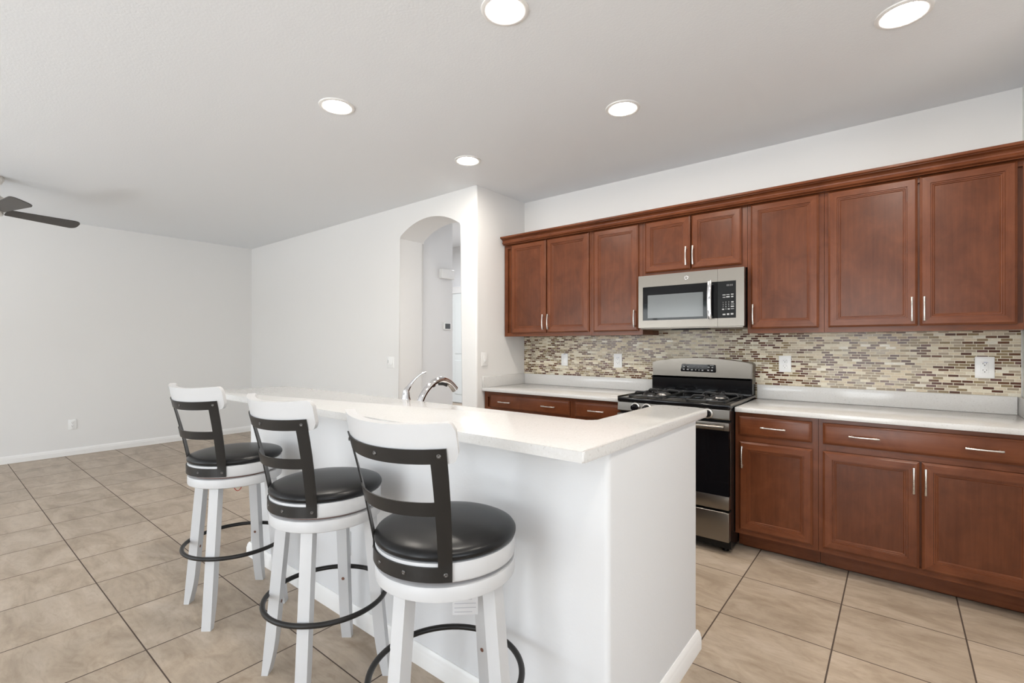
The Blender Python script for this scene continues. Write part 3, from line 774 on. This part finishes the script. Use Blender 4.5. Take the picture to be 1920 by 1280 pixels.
for i, (x, y, rz, lr, lab) in enumerate(places):
    s = stool if i == 0 else copy_tree(stool)
    if lab: s['label'] = lab
    s.location = (x, y, 0); s.rotation_euler = (0, 0, R(lr))
    for c in s.children:
        if c.data in [q.data for q in SEAT]: c.rotation_euler = (0, 0, R(rz-lr))
    STOOLS.append(s)
# printed paper label under the near seat, red cord under the far one
bm = BM(); box(bm, -.040, .040, -.0004, .0004, -.185, 0); lb = obj('paper_label', bm, 'paper', STOOLS[0]); lb.location = (-.03, .06, .634); lb.rotation_euler = (R(8), 0, R(81)); lb['label'] = 'white printed paper label hanging under the seat'
bm = BM()
for k in range(11): box(bm, -.034, .034 if k % 3 else .022, -.0009, -.0004, -.176+k*.0145, -.1735+k*.0145)
pr = obj('label_print', bm, 'print', lb)
bm = BM(); tube(bm, [(-.040+.080*i/16, 0, -.070*(1-(2*i/16-1)**2)) for i in range(17)], .0018, 6); rc = obj('red_cord', bm, 'red', STOOLS[2], 60); rc.location = (0, .005, .633); rc.rotation_euler = (0, 0, R(38)); rc['label'] = 'thin red cord looped under the seat'

# ------------------------------------------------------------------ recessed ceiling lights
lamp = None
LPOS = [(-1.310, 1.578, 'recessed ceiling light nearest the camera, cut by the top edge of the photo'), (.022, 2.683, 'recessed ceiling light at the upper right corner, above the right cabinets'),
        (-2.632, 1.582, 'recessed ceiling light at the upper left, above the far end of the bar'), (-1.300, 2.688, 'recessed ceiling light in front of the microwave'),
        (-2.612, 2.690, 'recessed ceiling light farthest back, in front of the arch wall corner'),
        (.022, 1.578, 'added recessed ceiling light overhead right of the camera, out of view'),  # this lamp and the next are added, unseen, to light the kitchen floor
        (.022, .470, 'added recessed ceiling light straight above the camera, out of view')]
for i, (x, y, lab) in enumerate(LPOS):
    if i == 0:
        lamp = thing('recessed_light', lab, 'ceiling light', (x, y, H), group='recessed ceiling lights'); t_ = lamp
        bm = BM(); lathe(bm, [(.078, .0), (.0775, -.004), (.083, -.007), (.094, -.0075), (.102, -.0045), (.1035, 0)], n=56); obj('trim_ring', bm, 'trim', lamp, 50)
        bm = BM(); lathe(bm, [(0, -.0035), (.074, -.0035), (.0775, -.002), (.0775, 0)], n=56); obj('lens', bm, 'lamp', lamp, 50)
    else:
        t_ = copy_tree(lamp); t_.location = (x, y, H); t_['label'] = lab

# ------------------------------------------------------------------ ceiling fan
FX, FY = -6.005, .388
fan = thing('ceiling_fan', 'brushed nickel ceiling fan with dark blades at the left edge', 'ceiling fan', (FX, FY, H))
bm = BM(); lathe(bm, [(0, 0), (.075, 0), (.075, -.03), (.06, -.06), (.014, -.065), (.013, -.16), (0, -.16)], n=36); obj('canopy', bm, 'nickel', fan, 40)
bm = BM(); lathe(bm, [(0, -.155), (.05, -.16), (.085, -.185), (.09, -.20), (.09, -.285), (.08, -.30), (0, -.302)], n=48); obj('motor_housing', bm, 'nickel', fan, 40)
bm = BM(); lathe(bm, [(0, -.301), (.070, -.301), (.072, -.318), (.066, -.330), (.058, -.332), (.052, -.326), (0, -.326)], n=48); obj('bottom_cap', bm, 'nickel', fan, 40)
for k in range(4):
    an = R(103+90*k); ca, sa = math.cos(an), math.sin(an); pitch = R(-17)
    bm = BM(); op_ = rounded([(.09, -.05), (.59, -.076), (.59, .076), (.09, .05)], [.01, .06, .06, .01])
    A_, B_, fs_ = prism(bm, op_, 'z', -.004, .004)
    for v in bm.verts:
        x, y, z = v.co; y2 = y*math.cos(pitch)-z*math.sin(pitch); z2 = y*math.sin(pitch)+z*math.cos(pitch)
        v.co = (x*ca-y2*sa, x*sa+y2*ca, z2-.292)
    bl = obj('blade', bm, 'blade', fan)
    bm = BM(); box(bm, .05, .15, -.02, .02, -.004, .004)
    for v in bm.verts:
        x, y, z = v.co; v.co = (x*ca-y*sa, x*sa+y*ca, z-.280)
    obj('blade_arm', bm, 'nickel', bl)

# ------------------------------------------------------------------ wall plates
def plate(name, label, loc, rz, w, h, style, cat, group=None):
    """built facing -y in local space, back at y=0"""
    t_ = thing(name, label, cat, loc, rz, group)
    bm = BM(); box(bm, -w/2, w/2, -.006, 0, -h/2, h/2, bev=.0022); obj('cover_plate', bm, 'plastic', t_, 30)
    def slots(zc, dark=True):
        bm = BM(); box(bm, -.0085, -.0062, -.0094, -.009, zc, zc+.008); box(bm, .0062, .0085, -.0094, -.009, zc+.001, zc+.007)
        lathe(bm, [(0, -.0094), (.0028, -.0094), (.0028, -.0088)], (0, 0, zc-.006), 12, axis='y'); return bm
    if style == 'duplex':
        for s in (-1, 1):
            bm = BM(); lathe(bm, [(0, -.0092), (.0155, -.0092), (.0165, -.008), (.0165, -.005)], (0, 0, s*.0195), 24, axis='y'); q = obj('receptacle', bm, 'plastic', t_, 40)
            obj('slots', slots(s*.0195), 'slot', q)
    if style in ('gfci', 'keypad'):
        bm = BM(); box(bm, -.0165, .0165, -.009, -.005, -.0335, .0335, bev=.001); q = obj('receptacle', bm, 'plastic', t_, 30)
        if style == 'gfci':
            for s in (-1, 1): obj('slots', slots(s*.019), 'slot', q)
            bm = BM(); box(bm, -.004, .012, -.0094, -.009, .0285, .0305); obj('mark', bm, 'bluemark', q)
        else:
            bm = BM()
            for k in range(4): box(bm, -.002, .002, -.0094, -.009, -.024+k*.014, -.022+k*.014)
            obj('button_print', bm, 'print', q); bm = BM(); box(bm, -.010, .012, -.0065, -.006, h/2-.009, h/2-.0065); obj('mark', bm, 'bluemark', t_)
    if style == 'twogang':
        bm = BM(); box(bm, -.040, -.006, -.0085, -.005, -.033, .033, bev=.001); obj('rocker', bm, 'plastic', t_, 30)
        bm = BM(); box(bm, -.040, -.037, -.0092, -.0085, -.010, .024); obj('rocker_gap', bm, 'slot', t_)
        bm = BM(); prism(bm, [(-.005, -.030), (-.014, -.026), (-.008, .033), (-.005, .033)], 'x', .008, .038); obj('rocker', bm, 'plastic', t_)
    if style == 'dimmer':
        bm = BM(); box(bm, -.0165, .0165, -.0085, -.005, -.033, .033, bev=.001); q = obj('rocker', bm, 'plastic', t_, 30)
        bm = BM(); box(bm, -.009, .011, -.016, -.008, -.022, -.004, bev=.002); obj('slider', bm, 'plastic', q, 30)
    return t_
KF = KW-.008
G = 'power outlets on the mosaic backsplash'
plate('wall_outlet', 'slim white outlet on the mosaic backsplash nearest the left return wall', (-2.463, KF, 1.162), 0, .072, .116, 'keypad', 'outlet', G)
plate('wall_outlet', 'white outlet on the mosaic backsplash just left of the range', (-1.910, KF, 1.164), 0, .080, .122, 'gfci', 'outlet', G)
plate('wall_outlet', 'white two-socket outlet on the mosaic backsplash just right of the range', (-.6185, KF, 1.169), 0, .077, .116, 'duplex', 'outlet', G)
plate('wall_outlet', 'extra wide white outlet plate on the mosaic backsplash at far right', (.393, KF, 1.174), 0, .082, .124, 'gfci', 'outlet', G)
plate('wall_outlet', 'white outlet low on the left living room wall above the baseboard', (LW, 1.139, .362), R(90), .074, .118, 'duplex', 'outlet')
plate('wall_outlet', 'white outlet on the island wall behind the middle stool', (-2.06, IY0, .36), 0, .074, .118, 'duplex', 'outlet')
plate('light_switch', 'white double rocker switch left of the archway', (-4.196, AW, 1.117), 0, .118, .118, 'twogang', 'light switch')
plate('light_switch', 'white slider dimmer switch on the return wall above the worktop', (-2.95, 3.256, 1.172), R(90), .080, .124, 'dimmer', 'light switch')
tt = thing('thermostat', 'white thermostat with dark screen on the hall wall beyond the arch', 'thermostat', (-4.12, 3.885, 1.520), R(90))
bm = BM(); box(bm, -.055, .055, -.024, 0, -.042, .042, bev=.006); obj('case', bm, 'plastic', tt, 35)
bm = BM(); box(bm, -.040, .040, -.0255, -.023, -.030, .030, bev=.001); obj('screen', bm, 'screen', tt)
dc = thing('door_chime', 'white door chime box high on the hall wall beyond the arch', 'door chime', (-4.12, 3.865, 2.125), R(90))
bm = BM(); box(bm, -.10, .10, -.060, 0, -.055, .055, bev=.008); obj('cover', bm, 'plastic', dc, 35)
